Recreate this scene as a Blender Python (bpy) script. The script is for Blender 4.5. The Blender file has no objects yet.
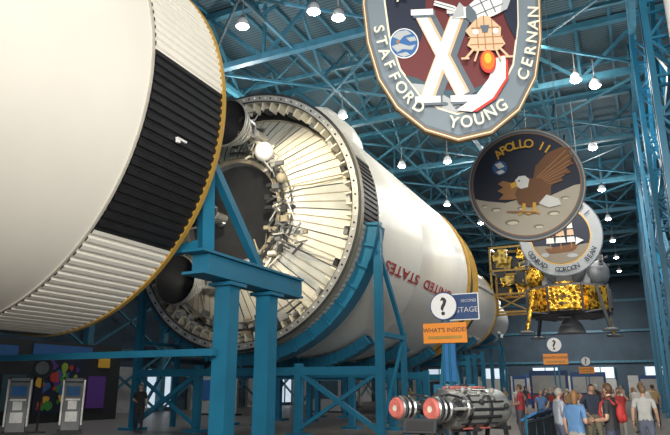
import bpy, bmesh, math, random
from mathutils import Vector, Matrix, Quaternion
random.seed(7)
S=bpy.context.scene
try: S.view_settings.view_transform='Standard'
except Exception: pass
COL=S.collection
pi=math.pi
# ------------------------------------------------------------ materials
_m={}
def mat(name,col,rough=.5,metal=0.,var=.12,scale=3.,emit=0.,bump=0.,kind=None,spec=None):
    if name in _m: return _m[name]
    m=bpy.data.materials.new(name); m.use_nodes=True
    nt=m.node_tree; b=nt.nodes['Principled BSDF']
    b.inputs['Roughness'].default_value=rough; b.inputs['Metallic'].default_value=metal
    if spec is not None: b.inputs['Specular IOR Level'].default_value=spec
    tc=nt.nodes.new('ShaderNodeTexCoord')
    if kind=='wave':
        n=nt.nodes.new('ShaderNodeTexWave'); n.inputs['Scale'].default_value=scale; n.inputs['Distortion'].default_value=0
        n.bands_direction='Y'
    elif kind=='foil':
        n=nt.nodes.new('ShaderNodeTexVoronoi'); n.inputs['Scale'].default_value=scale
    else:
        n=nt.nodes.new('ShaderNodeTexNoise'); n.inputs['Scale'].default_value=scale; n.inputs['Detail'].default_value=4
    nt.links.new(tc.outputs['Object'],n.inputs['Vector'])
    r=nt.nodes.new('ShaderNodeValToRGB')
    c0=tuple(max(0,c*(1-var)) for c in col); c1=tuple(min(1,c*(1+var)) for c in col)
    r.color_ramp.elements[0].color=(*c0,1); r.color_ramp.elements[1].color=(*c1,1)
    r.color_ramp.elements[0].position=.3; r.color_ramp.elements[1].position=.7
    nt.links.new(n.outputs['Distance'] if kind=='foil' else (n.outputs['Fac'] if 'Fac' in n.outputs else n.outputs[0]),r.inputs[0])
    nt.links.new(r.outputs[0],b.inputs['Base Color'])
    if bump:
        bp=nt.nodes.new('ShaderNodeBump'); bp.inputs['Strength'].default_value=bump; bp.inputs['Distance'].default_value=.05
        nt.links.new(r.outputs[0],bp.inputs['Height']); nt.links.new(bp.outputs[0],b.inputs['Normal'])
    if emit:
        b.inputs['Emission Strength'].default_value=emit; b.inputs['Emission Color'].default_value=(*col,1)
    _m[name]=m; return m
M_white=mat('stage_white_paint',(.80,.77,.70),.42,var=.04,scale=.4)
M_white2=mat('stage_grey_white_paint',(.68,.67,.63),.3,var=.06,scale=.5)
M_seam=mat('stage_seam',(.45,.43,.38),.5)
M_black=mat('stage_black_paint',(.012,.012,.014),.5,var=.2)
M_blue=mat('blue_steel_paint',(.012,.145,.255),.4,var=.1,scale=1.5)
M_blued=mat('roof_steel_blue',(.030,.125,.180),.5,var=.2)
M_gold=mat('ochre_ring_paint',(.42,.25,.045),.45)
M_cream=mat('cream_primer_panel',(.78,.74,.62),.34,var=.1,scale=1.2)
M_cream2=mat('grey_primer_panel',(.50,.51,.47),.36,var=.15,scale=1.2)
M_dark=mat('dark_recess',(.02,.02,.022),.7)
M_steel=mat('brushed_steel',(.5,.5,.5),.3,metal=.9,var=.15)
M_alu=mat('satin_aluminium',(.55,.55,.53),.4,metal=.5,var=.15)
M_tan=mat('tan_flange',(.33,.29,.21),.5)
M_red=mat('brick_red_lettering',(.34,.025,.025),.6)
M_ceil=mat('roof_deck',(.045,.085,.105),.7,var=.4,scale=1.6,kind='wave')
M_floor=mat('polished_concrete',(.14,.125,.11),.35,var=.15,scale=1)
M_wall=mat('dark_wall_panel',(.03,.055,.08),.7,var=.25,scale=.5)
M_wlight=mat('pale_wall_panel',(.36,.36,.35),.6,var=.1)
M_glass=mat('daylit_glass',(.6,.7,.8),.2,emit=.8,var=.05)
M_lamp=mat('lamp_bulb',(1,.99,.95),.3,emit=45,var=0)
M_shade=mat('lamp_shade',(.6,.62,.65),.35,metal=.0)
M_foil=mat('gold_foil',(.80,.33,.035),.26,metal=.75,var=.75,scale=4,bump=1.,kind='foil')
M_foily=mat('yellow_foil',(.45,.30,.05),.35,metal=.35,var=.6,scale=3,bump=.9,kind='foil')
M_grey=mat('grey_metal',(.22,.23,.24),.5,metal=.4)
M_char=mat('charcoal',(.03,.032,.036),.55)
M_orange=mat('orange_sign',(.88,.29,.03),.5,var=.03)
M_signw=mat('sign_white',(.85,.85,.85),.5,var=.03)
M_navy=mat('navy_panel',(.02,.06,.18),.5)
M_kblue=mat('kiosk_blue',(.02,.16,.42),.45)
M_nozred=mat('red_nozzle_cover',(.66,.17,.14),.55,var=.25,scale=9)
# ------------------------------------------------------------ mesh builder
class MB:
    def __init__(s): s.v=[];s.f=[];s.m=[];s.mats=[]
    def mi(s,m):
        if m not in s.mats: s.mats.append(m)
        return s.mats.index(m)
    def add(s,vs,fs,m):
        o=len(s.v); s.v+= [Vector(v) for v in vs]
        if isinstance(m,(list,tuple)):
            for f,mm in zip(fs,m): s.f.append([i+o for i in f]); s.m.append(s.mi(mm))
        else:
            k=s.mi(m)
            for f in fs: s.f.append([i+o for i in f]); s.m.append(k)
    def box(s,c,d,m,rot=None):
        c=Vector(c);x,y,z=[a/2 for a in d]
        vs=[Vector(p) for p in [(-x,-y,-z),(x,-y,-z),(x,y,-z),(-x,y,-z),(-x,-y,z),(x,-y,z),(x,y,z),(-x,y,z)]]
        if rot is not None: vs=[rot@v for v in vs]
        s.add([c+v for v in vs],[(3,2,1,0),(4,5,6,7),(0,1,5,4),(1,2,6,5),(2,3,7,6),(3,0,4,7)],m)
    def beam(s,a,b,w,m,h=None):
        a=Vector(a);b=Vector(b);d=b-a
        if d.length<1e-5:return
        q=d.to_track_quat('Z','Y' if abs(d.normalized().y)<.9 else 'X')
        s.box((a+b)/2,(w,h or w,d.length),m,q.to_matrix())
    def lathe(s,prof,o,d,n,m,cap=True):
        o=Vector(o);q=Vector((0,0,1)).rotation_difference(Vector(d).normalized())
        vs=[];fs=[];ms=[]
        for t,r in prof:
            for k in range(n):
                a=2*pi*k/n; vs.append(o+q@Vector((r*math.cos(a),r*math.sin(a),t)))
        for i in range(len(prof)-1):
            for k in range(n):
                fs.append((i*n+k,i*n+(k+1)%n,(i+1)*n+(k+1)%n,(i+1)*n+k)); ms.append(m[i] if isinstance(m,list) else m)
        if cap:
            if prof[0][1]>1e-4: fs.append(tuple(range(n))[::-1]); ms.append(m[0] if isinstance(m,list) else m)
            if prof[-1][1]>1e-4: fs.append(tuple(range((len(prof)-1)*n,len(prof)*n))); ms.append(m[-1] if isinstance(m,list) else m)
        s.add(vs,fs,ms)
    def tube(s,a,b,r,m,n=10,r2=None):
        a=Vector(a);b=Vector(b); s.lathe([(0,r),((b-a).length,r if r2 is None else r2)],a,b-a,n,m)
    def path(s,pts,r,m,n=8):
        for a,b in zip(pts[:-1],pts[1:]): s.tube(a,b,r,m,n)
        for p in pts[1:-1]: s.sph(p,(r,r,r),m,8,6)
    def sph(s,c,r,m,n=16,k=10,rot=None):
        c=Vector(c); 
        if not isinstance(r,(tuple,list)): r=(r,r,r)
        vs=[];fs=[]
        for i in range(k+1):
            th=pi*i/k
            for j in range(n):
                a=2*pi*j/n; p=Vector((r[0]*math.sin(th)*math.cos(a),r[1]*math.sin(th)*math.sin(a),r[2]*math.cos(th)))
                if rot is not None:p=rot@p
                vs.append(c+p)
        for i in range(k):
            for j in range(n): fs.append((i*n+j,(i+1)*n+j,(i+1)*n+(j+1)%n,i*n+(j+1)%n))
        s.add(vs,fs,m)
    def ylathe(s,prof,cx,cz,n,m,a0=0,a1=2*pi):
        full=abs(a1-a0-2*pi)<1e-6; nn=n if full else n+1
        vs=[];fs=[];ms=[]
        for y,r in prof:
            for k in range(nn):
                a=a0+(a1-a0)*k/n; vs.append((cx+r*math.cos(a),y,cz+r*math.sin(a)))
        for i in range(len(prof)-1):
            for k in range(n):
                k2=(k+1)%nn
                fs.append((i*nn+k,(i+1)*nn+k,(i+1)*nn+k2,i*nn+k2))
                am=math.degrees(a0+(a1-a0)*(k+.5)/n)
                ms.append(m(i,am) if callable(m) else (m[i] if isinstance(m,list) else m))
        s.add(vs,fs,ms)
    def build(s,name,parent=None,smooth=True):
        me=bpy.data.meshes.new(name)
        xs=[v.x for v in s.v];ys=[v.y for v in s.v];zs=[v.z for v in s.v]
        c=Vector(((min(xs)+max(xs))/2,(min(ys)+max(ys))/2,min(zs)))
        if parent is not None: c=Vector((0,0,0))
        me.from_pydata([v-c for v in s.v],[],s.f)
        for m in s.mats: me.materials.append(m)
        me.polygons.foreach_set('material_index',s.m)
        if smooth:
            me.polygons.foreach_set('use_smooth',[True]*len(s.f))
            me.set_sharp_from_angle(angle=math.radians(32))
        me.update()
        o=bpy.data.objects.new(name,me); COL.objects.link(o); o.location=c
        if parent: o.parent=parent
        return o
def empty(name,loc=(0,0,0)):
    e=bpy.data.objects.new(name,None); COL.objects.link(e); e.location=loc; return e
_tc={}
def text2d(t,size=1.,off=0.):
    kk=(t,off)
    if kk not in _tc:
        c=bpy.data.curves.new('t','FONT'); c.body=t; c.size=1; c.resolution_u=3; c.offset=off
        o=bpy.data.objects.new('t',c); COL.objects.link(o)
        dg=bpy.context.evaluated_depsgraph_get(); dg.update()
        me=bpy.data.meshes.new_from_object(o.evaluated_get(dg))
        _tc[kk]=([tuple(v.co[:2]) for v in me.vertices],[tuple(p.vertices) for p in me.polygons])
        bpy.data.objects.remove(o); bpy.data.meshes.remove(me)
    v,f=_tc[kk]; return [(x*size,y*size) for x,y in v],f
# ------------------------------------------------------------ camera
cam=bpy.data.cameras.new('camera'); co=bpy.data.objects.new('camera',cam); COL.objects.link(co)
cam.lens=33.3; cam.sensor_width=36; cam.clip_start=.05; cam.clip_end=400
co.location=(0,0,1.6); co.rotation_euler=(math.radians(90+15.4),0,math.radians(25.7))
S.camera=co
# ------------------------------------------------------------ shell
AX,AZ=-13.2,7.9
b=MB(); b.box((-12,40,-.1),(40,104,.2),M_floor); b.build('floor')
b=MB(); b.box((-12,40,18.35),(40,104,.3),M_ceil); b.build('ceiling')
b=MB(); b.box((-32.1,40,9),(.2,104,18.4),M_wall)
for y in range(-8,92,8):
    b.box((-31.85,y+2.4,1.5),(.3,4.6,3.),M_wlight); 
b.build('wall_left')
b=MB(); b.box((8.1,40,9),(.2,104,18.4),M_wall)
for z in (3.4,7,11,14.5): b.box((7.9,40,z),(.3,104,.35),M_blued)
for y in range(4,90,6): b.box((7.9,y,9),(.25,.4,18),M_blued)
for y in range(6,90,12): b.box((7.93,y+3,8.9),(.2,5.4,3.2),M_wlight)
for y in range(2,90,6): b.box((7.93,y+5,12.8),(.2,5.4,2.6),M_wlight)
b.build('wall_right')
b=MB(); b.box((-12,92.1,9),(40,.2,18.4),M_wall)
for x in range(-30,8,5): b.box((x,91.9,1.6),(3.6,.2,3.2),M_wlight)
for z in (5,9,13): b.box((-12,91.8,z),(40,.3,.3),M_blued)
b.build('wall_back')
for i,y in enumerate((14,22,30,38,46,56,66)):
    b=MB(); b.box((-31.6,y-1.8,1.6),(.12,2.6,2.6),M_glass)
    for k in (-3.15,-1.8,-.45): b.box((-31.55,y+k,1.6),(.2,.12,2.8),M_blued)
    b.box((-31.55,y-1.8,2.95),(.2,2.8,.12),M_blued); b.build('window_%d'%(i+1))
for i,y in enumerate((24,34,44,54,64,74)):
    b=MB(); b.box((7.85,y,5.4),(.12,6,2.6),M_glass)
    for k in (-3,-1,1,3): b.box((7.8,y+k,5.4),(.2,.12,2.8),M_blued)
    b.build('window_%d'%(i+20))
for i,x in enumerate((-27,-19,-12,-5,2)):  # back wall windows added, glowing glass brightens the far end
    b=MB(); b.box((x,91.7,3.6),(3.4,.12,1.4),M_glass)
    for k in (-1.7,0,1.7): b.box((x+k,91.6,3.6),(.12,.2,1.6),M_blued)
    b.build('window_%d'%(i+30))
b=MB()
for y in range(-6,92,7):
    b.box((-31.2,y,9),(.45,.45,18),M_blued)
    for z in (4,8,12): 
        b.beam((-31.2,y,z),(-31.2,y+7,z),.25,M_blued)
        b.beam((-31.2,y,z),(-31.2,y+7,z-4),.14,M_blued); b.beam((-31.2,y,z-4),(-31.2,y+7,z),.14,M_blued)
b.build('wall_bracing')
# ------------------------------------------------------------ roof trusses
b=MB()
ZB,ZT=15.2,17.9
for j,y in enumerate(range(-4,92,4)):
    main=j%2==0
    w=.28 if main else .15
    zb=ZB if main else 16.3
    b.beam((-31,y,zb),(8,y,zb),w,M_blued); b.beam((-31,y,ZT),(8,y,ZT),w,M_blued)
    x=-31;k=0;st=3.0 if main else 2.0
    while x<7.9:
        x2=min(x+st,8)
        b.beam((x,y,zb if k%2==0 else ZT),(x2,y,ZT if k%2==0 else zb),w*.5,M_blued)
        if k%2==1 and main: b.beam((x2,y,ZB),(x2,y,ZT),.12,M_blued)
        x+=st;k+=1
for xx in (-25,-20.5,-16,-11.5,-7,-2.9,1.2,4.6):
    big=xx in(-25,-16,-7,1.2)
    b.beam((xx,-6,ZB),(xx,91,ZB),.24 if big else .12,M_blued); 
    y=-4;k=0
    while y<90:
        b.beam((xx,y,ZB if k%2==0 else ZT),(xx,y+2.667,ZT if k%2==0 else ZB),.11,M_blued); y+=2.667;k+=1
for xx in [-31+1.5*i for i in range(26)]: b.beam((xx,-8,18.08),(xx,91,18.08),.13,M_blued)
for y in range(-4,84,8):
    for xx in (-25,-16,-7):
        b.beam((xx,y,ZB),(xx+9,y+8,ZB),.1,M_blued); b.beam((xx+9,y,ZB),(xx,y+8,ZB),.1,M_blued)
b.build('roof_truss')
def lattice_column(x,y):
    b=MB(); w=.32
    for dx,dy in ((-.45,-.3),(.45,-.3),(-.45,.3),(.45,.3)): b.beam((x+dx,y+dy,0),(x+dx,y+dy,15.2),w*.5,M_blue)
    z=.6;k=0
    while z<14.2:
        for dy in (-.3,.3):
            s=1 if k%2 else -1
            b.beam((x-.45*s,y+dy,z),(x+.45*s,y+dy,z+1.1),.07,M_blue)
            b.beam((x-.45,y+dy,z),(x+.45,y+dy,z),.07,M_blue)
        z+=1.1;k+=1
    b.box((x,y,.1),(1.4,1,.2),M_blue)
    b.build('lattice_column')
for y in (17,25,33,41,49,57,65): lattice_column(1.6,y)
b=MB()
for y,y2 in zip((17,25,33,41,49,57),(25,33,41,49,57,65)):
    for z in (4.2,9.6): b.beam((1.6,y,z),(1.6,y2,z),.2,M_blue)
    b.beam((1.6,y,4.2),(1.6,y2,9.6),.14,M_blue); b.beam((1.6,y,9.6),(1.6,y2,15),.14,M_blue); b.beam((1.6,y2,9.6),(1.6,y,15),.14,M_blue)
b.build('column_bracing')
b=MB(); b.tube((1.75,16.1,0),(1.75,16.1,15.0),.17,M_signw,16)
for z in (1,4,7,10,13): b.lathe([(-.06,.19),(.06,.19)],(1.75,16.1,z),(0,0,1),16,M_grey); b.box((1.75,16.4,z),(.1,.5,.08),M_grey)
b.lathe([(0,.3),(.08,.3)],(1.75,16.1,0),(0,0,1),16,M_grey); b.build('white_drain_pipe')
# ------------------------------------------------------------ lamps
LP=[(-11.4,16.1),(-8.7,16.4),(-8.1,17.1),(-11.4,24.5),(-11.2,32.2),(-8.6,32.6),(-1.1,25.5),(-.4,26.4),(-1,34),(-1,42),(-1,50),(-1,58),(-1,66),(.9,19),(-6.5,47),(-10,47),(-4.5,58),(-9,60),(-22,26),(3.5,30),(3.5,38),(3.5,46),(-5,66),(-1,74),(-17.5,27),(-3.2,52),(-11,41),(-8.5,41)]
for x,y in LP:
    b=MB(); z=14.0
    b.lathe([(0,.23),(.08,.23),(.22,.19),(.3,.13),(.42,.09),(.47,.03),(1.25,.02)],(x,y,z),(0,0,1),20,[M_shade,M_shade,M_shade,M_grey,M_grey,M_grey],cap=False)
    b.sph((x,y,z+.02),(.19,.19,.12),M_lamp,16,8)
    b.build('pendant_lamp')
# ------------------------------------------------------------ first stage
b=MB()
b.ylathe([(-12,0),(-12,5),(-4,5),(-3.9,5.015),(-3.8,5),(2.5,5),(2.55,5.012),(2.6,5),(8.5,5)],AX,AZ,160,M_white)
b.ylathe([(8.5,5),(8.5,5.03),(8.56,5.03),(8.58,5.0)],AX,AZ,160,M_seam)
N=160
pr=[];vs=[];fs=[];ms=[]
for k in range(N):
    a=2*pi*k/N; da=2*pi/N
    for q,r in ((0,5.0),(.30,5.0),(.42,5.045),(.88,5.045)): pr.append((a+q*da,r))
n=len(pr)
for y in (8.58,10.85):
    for a,r in pr: vs.append((AX+r*math.cos(a),y,AZ+r*math.sin(a)))
for k in range(n):
    k2=(k+1)%n; fs.append((k,n+k,n+k2,k2)); d=math.degrees(pr[k][0]); d=d-360 if d>180 else d
    blk=(-41.2<d<4) or (94<d<139) or (-131<d<-86)
    ms.append(M_black if blk else M_white)
b.add(vs,fs,ms)
b.ylathe([(10.85,5.0),(10.85,5.07),(10.97,5.07),(10.97,4.9),(10.9,4.9),(10.9,4.7)],AX,AZ,160,M_gold)
b.ylathe([(10.9,4.7),(10.4,4.6),(9.7,3.6),(9.2,2.0),(9.1,0.01)],AX,AZ,80,M_grey)
aa=math.radians(-14)
c=Vector((AX+5.12*math.cos(aa),9.6,AZ+5.12*math.sin(aa)))
b.box(c,(.06,.3,.04),M_signw); b.box(c+Vector((0,-.1,-.05)),(.06,.08,.08),M_signw)
b.build('rocket_first_stage')
# ------------------------------------------------------------ second stage
root=empty('rocket_second_stage',(AX,26,AZ-5))
def pb(b,name,**k):
    o=b.build(name,**k); o.parent=root; o.matrix_parent_inverse=Matrix.Translation(-Vector(root.location)); return o
b=MB()
b.ylathe([(20.7,5),(26,5),(26.05,5.01),(26.1,5),(33.2,5),(34.2,4.96),(34.62,4.9)],AX,AZ,160,M_white2)
b.ylathe([(34.62,4.9),(34.62,5.04),(34.85,5.04),(34.85,4.8),(34.7,4.7)],AX,AZ,160,M_gold)
b.ylathe([(34.7,4.7),(35.6,3.9),(36.1,2.4),(36.3,.01)],AX,AZ,80,M_alu)
pb(b,'tank_shell')
b=MB()
vs=[];fs=[];ms=[]
for y in (19.25,20.7):
    for a,r in pr: vs.append((AX+(r-.01)*math.cos(a),y,AZ+(r-.01)*math.sin(a)))
for k in range(n):
    k2=(k+1)%n; fs.append((k,n+k,n+k2,k2)); d=math.degrees(pr[k][0]); d=d-360 if d>180 else d
    ms.append(M_black if (-9<d<23) or (100<d<132) or (-150<d<-118) else M_white2)
b.add(vs,fs,ms)
b.ylathe([(20.7,4.99),(20.7,5.05),(20.76,5.05),(20.76,4.99)],AX,AZ,160,M_white2)
b.ylathe([(19.25,4.98),(19.25,5.08),(19.0,5.08),(19.0,4.98),(18.96,4.98),(18.96,4.76),(19.0,4.72),(19.12,4.72),(19.12,4.82),(20.2,4.82)],AX,AZ,160,[M_char,M_tan,M_char,M_char,M_alu,M_char,M_alu,M_char,M_cream2])
for k in range(120):
    a=2*pi*k/120; b.sph((AX+4.87*math.cos(a),18.95,AZ+4.87*math.sin(a)),.04,M_char if k%2 else M_signw,8,5)
for k in range(72):
    a=2*pi*k/72; b.box((AX+4.6*math.cos(a),19.35,AZ+4.6*math.sin(a)),(.36,.5,.05),M_cream,Matrix.Rotation(-a,3,'Y'))
for k in range(24):
    a=2*pi*k/24+.05; b.box((AX+4.45*math.cos(a),19.4,AZ+4.45*math.sin(a)),(.16,.3,.28),random.choice([M_char,M_alu,M_grey]),Matrix.Rotation(-a,3,'Y'))
pb(b,'aft_skirt')
b=MB()
def cm_(i,am):
    if i==0: return M_char
    return M_cream2 if (60<am<150 or (int(am//15)%7==0)) else M_cream
b.ylathe([(20.2,4.82),(20.0,4.3),(19.55,3.7),(18.95,2.85),(18.6,2.15)],AX,AZ,96,cm_)
b.ylathe([(18.6,2.15),(18.45,2.15),(18.45,2.0),(18.7,1.95),(19.2,1.2),(19.3,.01)],AX,AZ,96,[M_steel,M_tan,M_grey,M_char,M_char])
for k in range(72):
    a=2*pi*k/72; ca,sa=math.cos(a),math.sin(a)
    pts=[(AX+r*ca,y-.02,AZ+r*sa) for y,r in ((20.0,4.3),(19.55,3.7),(18.95,2.85),(18.6,2.15))]
    for p,q in zip(pts[:-1],pts[1:]): b.beam(p,q,.03,M_tan if k%3 else M_char)
for r,y in ((4.3,19.98),(2.25,18.62)):
    b.ylathe([(y,r+.03),(y-.06,r+.03),(y-.06,r-.02),(y,r-.03)],AX,AZ,96,M_tan)
pb(b,'thrust_cone')
def engine(ox,oz,yt,sc=1.):
    b=MB(); prof=[(0,1.0),(.03,1.0),(.06,.96),(.3,.88),(.7,.72),(1.1,.52),(1.45,.33),(1.7,.22),(1.85,.2),(2.0,.26),(2.3,.28),(2.45,.2),(2.6,.34),(2.7,.1)]
    b.lathe([(t*sc,r*sc) for t,r in prof],(AX+ox,yt,AZ+oz),(0,1,0),40,M_steel,cap=False)
    b.lathe([(.02*sc,.97*sc),(.3*sc,.86*sc),(.7*sc,.7*sc),(1.1*sc,.5*sc),(1.5*sc,.3*sc),(1.55*sc,.001)],(AX+ox,yt,AZ+oz),(0,1,0),40,M_char,cap=False)
    for t,r in ((.12,.97),(.45,.86),(.8,.7),(1.1,.54)):
        b.lathe([(t*sc-.03,r*sc),(t*sc-.03,r*sc+.05),(t*sc+.03,r*sc+.05),(t*sc+.03,r*sc)],(AX+ox,yt,AZ+oz),(0,1,0),40,M_alu,cap=False)
    o=Vector((AX+ox,yt,AZ+oz))
    b.tube(o+Vector((.45*sc,1.5*sc,0)),o+Vector((.45*sc,2.3*sc,0)),.2*sc,M_alu,14)
    b.tube(o+Vector((-.4*sc,1.4*sc,.1)),o+Vector((-.4*sc,2.2*sc,.1)),.16*sc,M_grey,14)
    b.path([o+Vector((.45*sc,1.5*sc,0)),o+Vector((.7*sc,1.2*sc,.2)),o+Vector((.3*sc,.9*sc,.6*sc)),o+Vector((-.3*sc,1.3*sc,.5*sc))],.07*sc,M_steel)
    pb(b,'engine')
engine(.95,2.75,16.5,.85); engine(-.7,-.1,17.0,.7); engine(-2.7,.9,16.6,.85); engine(-.9,-2.7,16.6,.85)
b=MB()
b.sph((AX+1.65,18.0,AZ+2.05),.36,M_signw,20,14); b.sph((AX+1.0,18.2,AZ-2.1),.26,M_alu,16,10); b.sph((AX+2.3,18.2,AZ+1.0),.2,M_tan,16,10)
for cx,cz,kx in ((2.0,-1.0,1),(2.4,-.6,2),(1.2,-2.4,3),(-1.5,2.4,4),(.2,3.0,5),(1.6,-1.7,6),(1.3,2.6,8),(.6,3.4,9),(1.9,1.6,10),(2.1,.3,11),(2.7,-1.2,12)):
    random.seed(kx)
    for i in range(14):
        p=Vector((AX+cx+random.uniform(-.5,.5),18.1+random.uniform(-.1,.35),AZ+cz+random.uniform(-.5,.5)))
        mm=random.choice([M_steel,M_alu,M_tan,M_grey,M_char,M_cream,M_char])
        d=Vector((random.uniform(-1,1),random.uniform(-.4,.4),random.uniform(-1,1))).normalized()
        if i%3==0: b.box(p,(.12+.2*random.random(),.15,.1+.15*random.random()),mm)
        else: b.tube(p-d*.26,p+d*.26,random.uniform(.02,.05),mm,8)
p=lambda r,y,aa:Vector((AX+r*math.cos(aa),y,AZ+r*math.sin(aa)))
for k in range(8):
    a=2*pi*k/8+.25
    b.path([p(2.2,18.35,a),p(2.6,18.5,a+.03),p(3.3,19.05,a+.03),p(4.2,19.8,a+.06)],.03,random.choice([M_steel,M_tan,M_alu]),6)
b.path([p(2.35,18.3,math.radians(d)) for d in range(-80,100,9)],.05,M_char,6)
b.path([p(2.6,18.5,math.radians(d)) for d in range(-70,80,9)],.03,M_steel,6)
for k in range(46):
    a=math.radians(random.uniform(175,300)); r=random.uniform(3.9,4.6)
    b.box((AX+r*math.cos(a),19.3+random.uniform(-.1,.3),AZ+r*math.sin(a)),(random.uniform(.1,.4),.3,random.uniform(.1,.3)),random.choice([M_char,M_grey,M_alu,M_tan]),Matrix.Rotation(-a,3,'Y'))
for rr in (4.0,4.25,4.5): b.path([p(rr,19.25,math.radians(d)) for d in range(180,310,8)],.04,random.choice([M_steel,M_char]),6)
pb(b,'plumbing')
b=MB()
a=math.radians(50); ca,sa=math.cos(a),math.sin(a)
ur=Vector((ca,0,sa)); ut=Vector((-sa,0,ca)); C=Vector((AX,0,AZ))
sec=[(-.55,-.1),(-.5,.35),(-.25,.55),(.25,.55),(.5,.35),(.55,-.1)]
st=[(19.5,.6),(19.9,.95),(21.6,.95),(22.4,.7),(23.0,.15)]
vs=[];fs=[]
for y,k in st:
    for t,r in sec: vs.append(C+ur*(4.98+r*.8*(k if r>0 else 1))+ut*t*(.6+.4*k)+Vector((0,y,0)))
for i in range(len(st)-1):
    for j in range(5): fs.append((i*6+j,i*6+j+1,(i+1)*6+j+1,(i+1)*6+j))
fs.append(tuple(range(6))); fs.append(tuple(range(24,30)))
b.add(vs,fs,M_white2); pb(b,'line_fairing')
b=MB(); tv,tf=text2d('UNITED  STATES',1.,.02)
xmin=min(v[0] for v in tv);xmax=max(v[0] for v in tv)
YA,YB=31.4,22.1
vs=[]
for x,y in tv:   # upside-down: letter tops point down the hull
    yy=YA+(YB-YA)*(x-xmin)/(xmax-xmin); an=math.radians(-17.5)-(y*.6)/5.
    vs.append((AX+5.02*math.cos(an),yy,AZ+5.02*math.sin(an)))
b.add(vs,tf,M_red); pb(b,'hull_lettering',smooth=False)
# ------------------------------------------------------------ third stage + spacecraft
b=MB()
b.ylathe([(37.3,.01),(37.4,2.5),(37.5,4.5),(37.5,4.85),(43.3,3.32),(43.5,3.32),(43.5,3.38),(43.8,3.38),(43.8,3.3),(50.0,3.3),(50.0,3.37),(50.5,3.37),(50.5,3.1),(51.2,2.0),(51.5,.01)],AX,AZ,96,
 [M_char,M_char,M_gold,M_white2,M_white2,M_char,M_char,M_char,M_white2,M_gold,M_gold,M_grey,M_alu,M_alu])
for k in range(5):
    a=2*pi*k/5+.3; b.box((AX+3.35*math.cos(a),47,AZ+3.35*math.sin(a)),(.2,5,.4),M_white2,Matrix.Rotation(-a,3,'Y'))
b.build('rocket_third_stage')
b=MB()
b.ylathe([(53.5,.01),(53.5,1.0),(54.6,.45),(55,.5),(55,1.95),(55.1,1.98),(62.3,1.98),(62.4,1.98),(62.5,1.9),(65.6,.45),(65.9,.3),(66.2,.01)],AX,AZ,64,
 [M_char,M_grey,M_grey,M_char,M_char,M_alu,M_char,M_char,M_alu,M_alu,M_char])
for k in range(4):
    a=pi/4+k*pi/2; q=Vector((AX+2.2*math.cos(a),60,AZ+2.2*math.sin(a))); b.box(q,(.35,.9,.35),M_signw)
    for s in (-1,1): b.lathe([(0,.05),(.3,.14)],q+Vector((0,s*.2,0)),(0,s,0),12,M_char)
b.build('spacecraft_service_module')
# ------------------------------------------------------------ support frames
def cradle(b,y0,y1,r0,r1,a0,a1,n=40,X0=AX):
    a0=math.radians(a0);a1=math.radians(a1)
    b.ylathe([(y0,r0),(y0,r1),(y1,r1),(y1,r0),(y0,r0)],AX,AZ,n,M_blue,a0,a1)
    for k in range(n//2+1):
        a=a0+(a1-a0)*k/(n//2); ca,sa=math.cos(a),math.sin(a)
        b.beam((AX+r0*ca,y0-.06,AZ+r0*sa),(AX+(r1+.06)*ca,y0-.06,AZ+(r1+.06)*sa),.08,M_blue)
b=MB()
for sx in (-1,1):
    X=AX+sx*4.4; ye=15.6 if sx>0 else 13.2
    b.beam((X,11.2,4.35),(X,ye,4.35),.42,M_blue,.46); b.box((X,(10.9+ye)/2,4.6),(.62,ye-10.9,.06),M_blue)
    b.box((X,(10.9+ye)/2,4.1),(.62,ye-11,.06),M_blue)
    for y in ((12.3,14.1) if sx>0 else (12.3,)):
        b.beam((X,y,0),(X,y,4.1),.42,M_blue); b.box((X,y,.06),(.9,.9,.12),M_blue); b.box((X,y,4.0),(.66,.66,.08),M_blue)
    b.beam((X-sx*.1,11.5,4.6),(X-sx*.15,11.4,7.0),.3,M_blue)
    if sx>0: b.beam((X-sx*.1,11.45,7.0),(X,13.7,4.6),.2,M_blue)
    b.beam((X-sx*.1,11.5,6.4),(X-sx*.3,11.35,8.2),.12,M_blue)
    b.beam((X-sx*.05,11.5,4.9),(X-sx*2.2,11.4,4.6),.2,M_blue)
    b.box((X-sx*.35,11.25,6.9),(.7,.4,.4),M_blue)
    b.beam((X-sx*.4,12.2,4.6),(X-sx*1.4,11.6,7.4),.16,M_blue)
b.beam((AX-4.4,11.9,2.4),(AX+4.4,11.9,2.4),.16,M_blue)
b.build('rocket_support_frame')
def support(y,r=5.0,side=5.3,top=7.3,arc=(-172,-8),mid=(-2.2,2.2)):
    b=MB()
    cradle(b,y-.35,y+.35,r+.08,r+.5,*arc)
    for sx in (-1,1):
        X=AX+sx*side
        b.beam((X,y,0),(X,y,top),.26,M_blue); b.box((X,y,.05),(.8,.8,.1),M_blue)
        if top>5:
            b.beam((X,y,.2),(X-sx*(side-2.2),y,AZ-r-.75),.16,M_blue)
            b.beam((X,y,AZ-r-.75),(AX+sx*2.2,y,.2),.12,M_blue)
            b.beam((X,y+2.4,0),(X,y+2.4,3.6),.18,M_blue); b.beam((X,y,3.4),(X,y+2.4,3.4),.16,M_blue); b.beam((X,y,6.4),(X,y+2.4,3.5),.14,M_blue); b.beam((X,y,.2),(X,y+2.4,3.4),.1,M_blue)
    for mx in mid: b.beam((AX+mx,y,0),(AX+mx,y,AZ-r-.45),.25,M_blue); b.box((AX+mx,y,.05),(.7,.7,.1),M_blue)
    zb=AZ-r-.72
    b.beam((AX-side,y,zb),(AX+side,y,zb),.24,M_blue,.28)
    b.build('rocket_support_frame')
support(19.9)
for y in (24.5,29,33.4): support(y,side=4.0,top=2.4,arc=(-125,-55))
support(-5.0,side=5.5,top=6.5)
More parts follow.
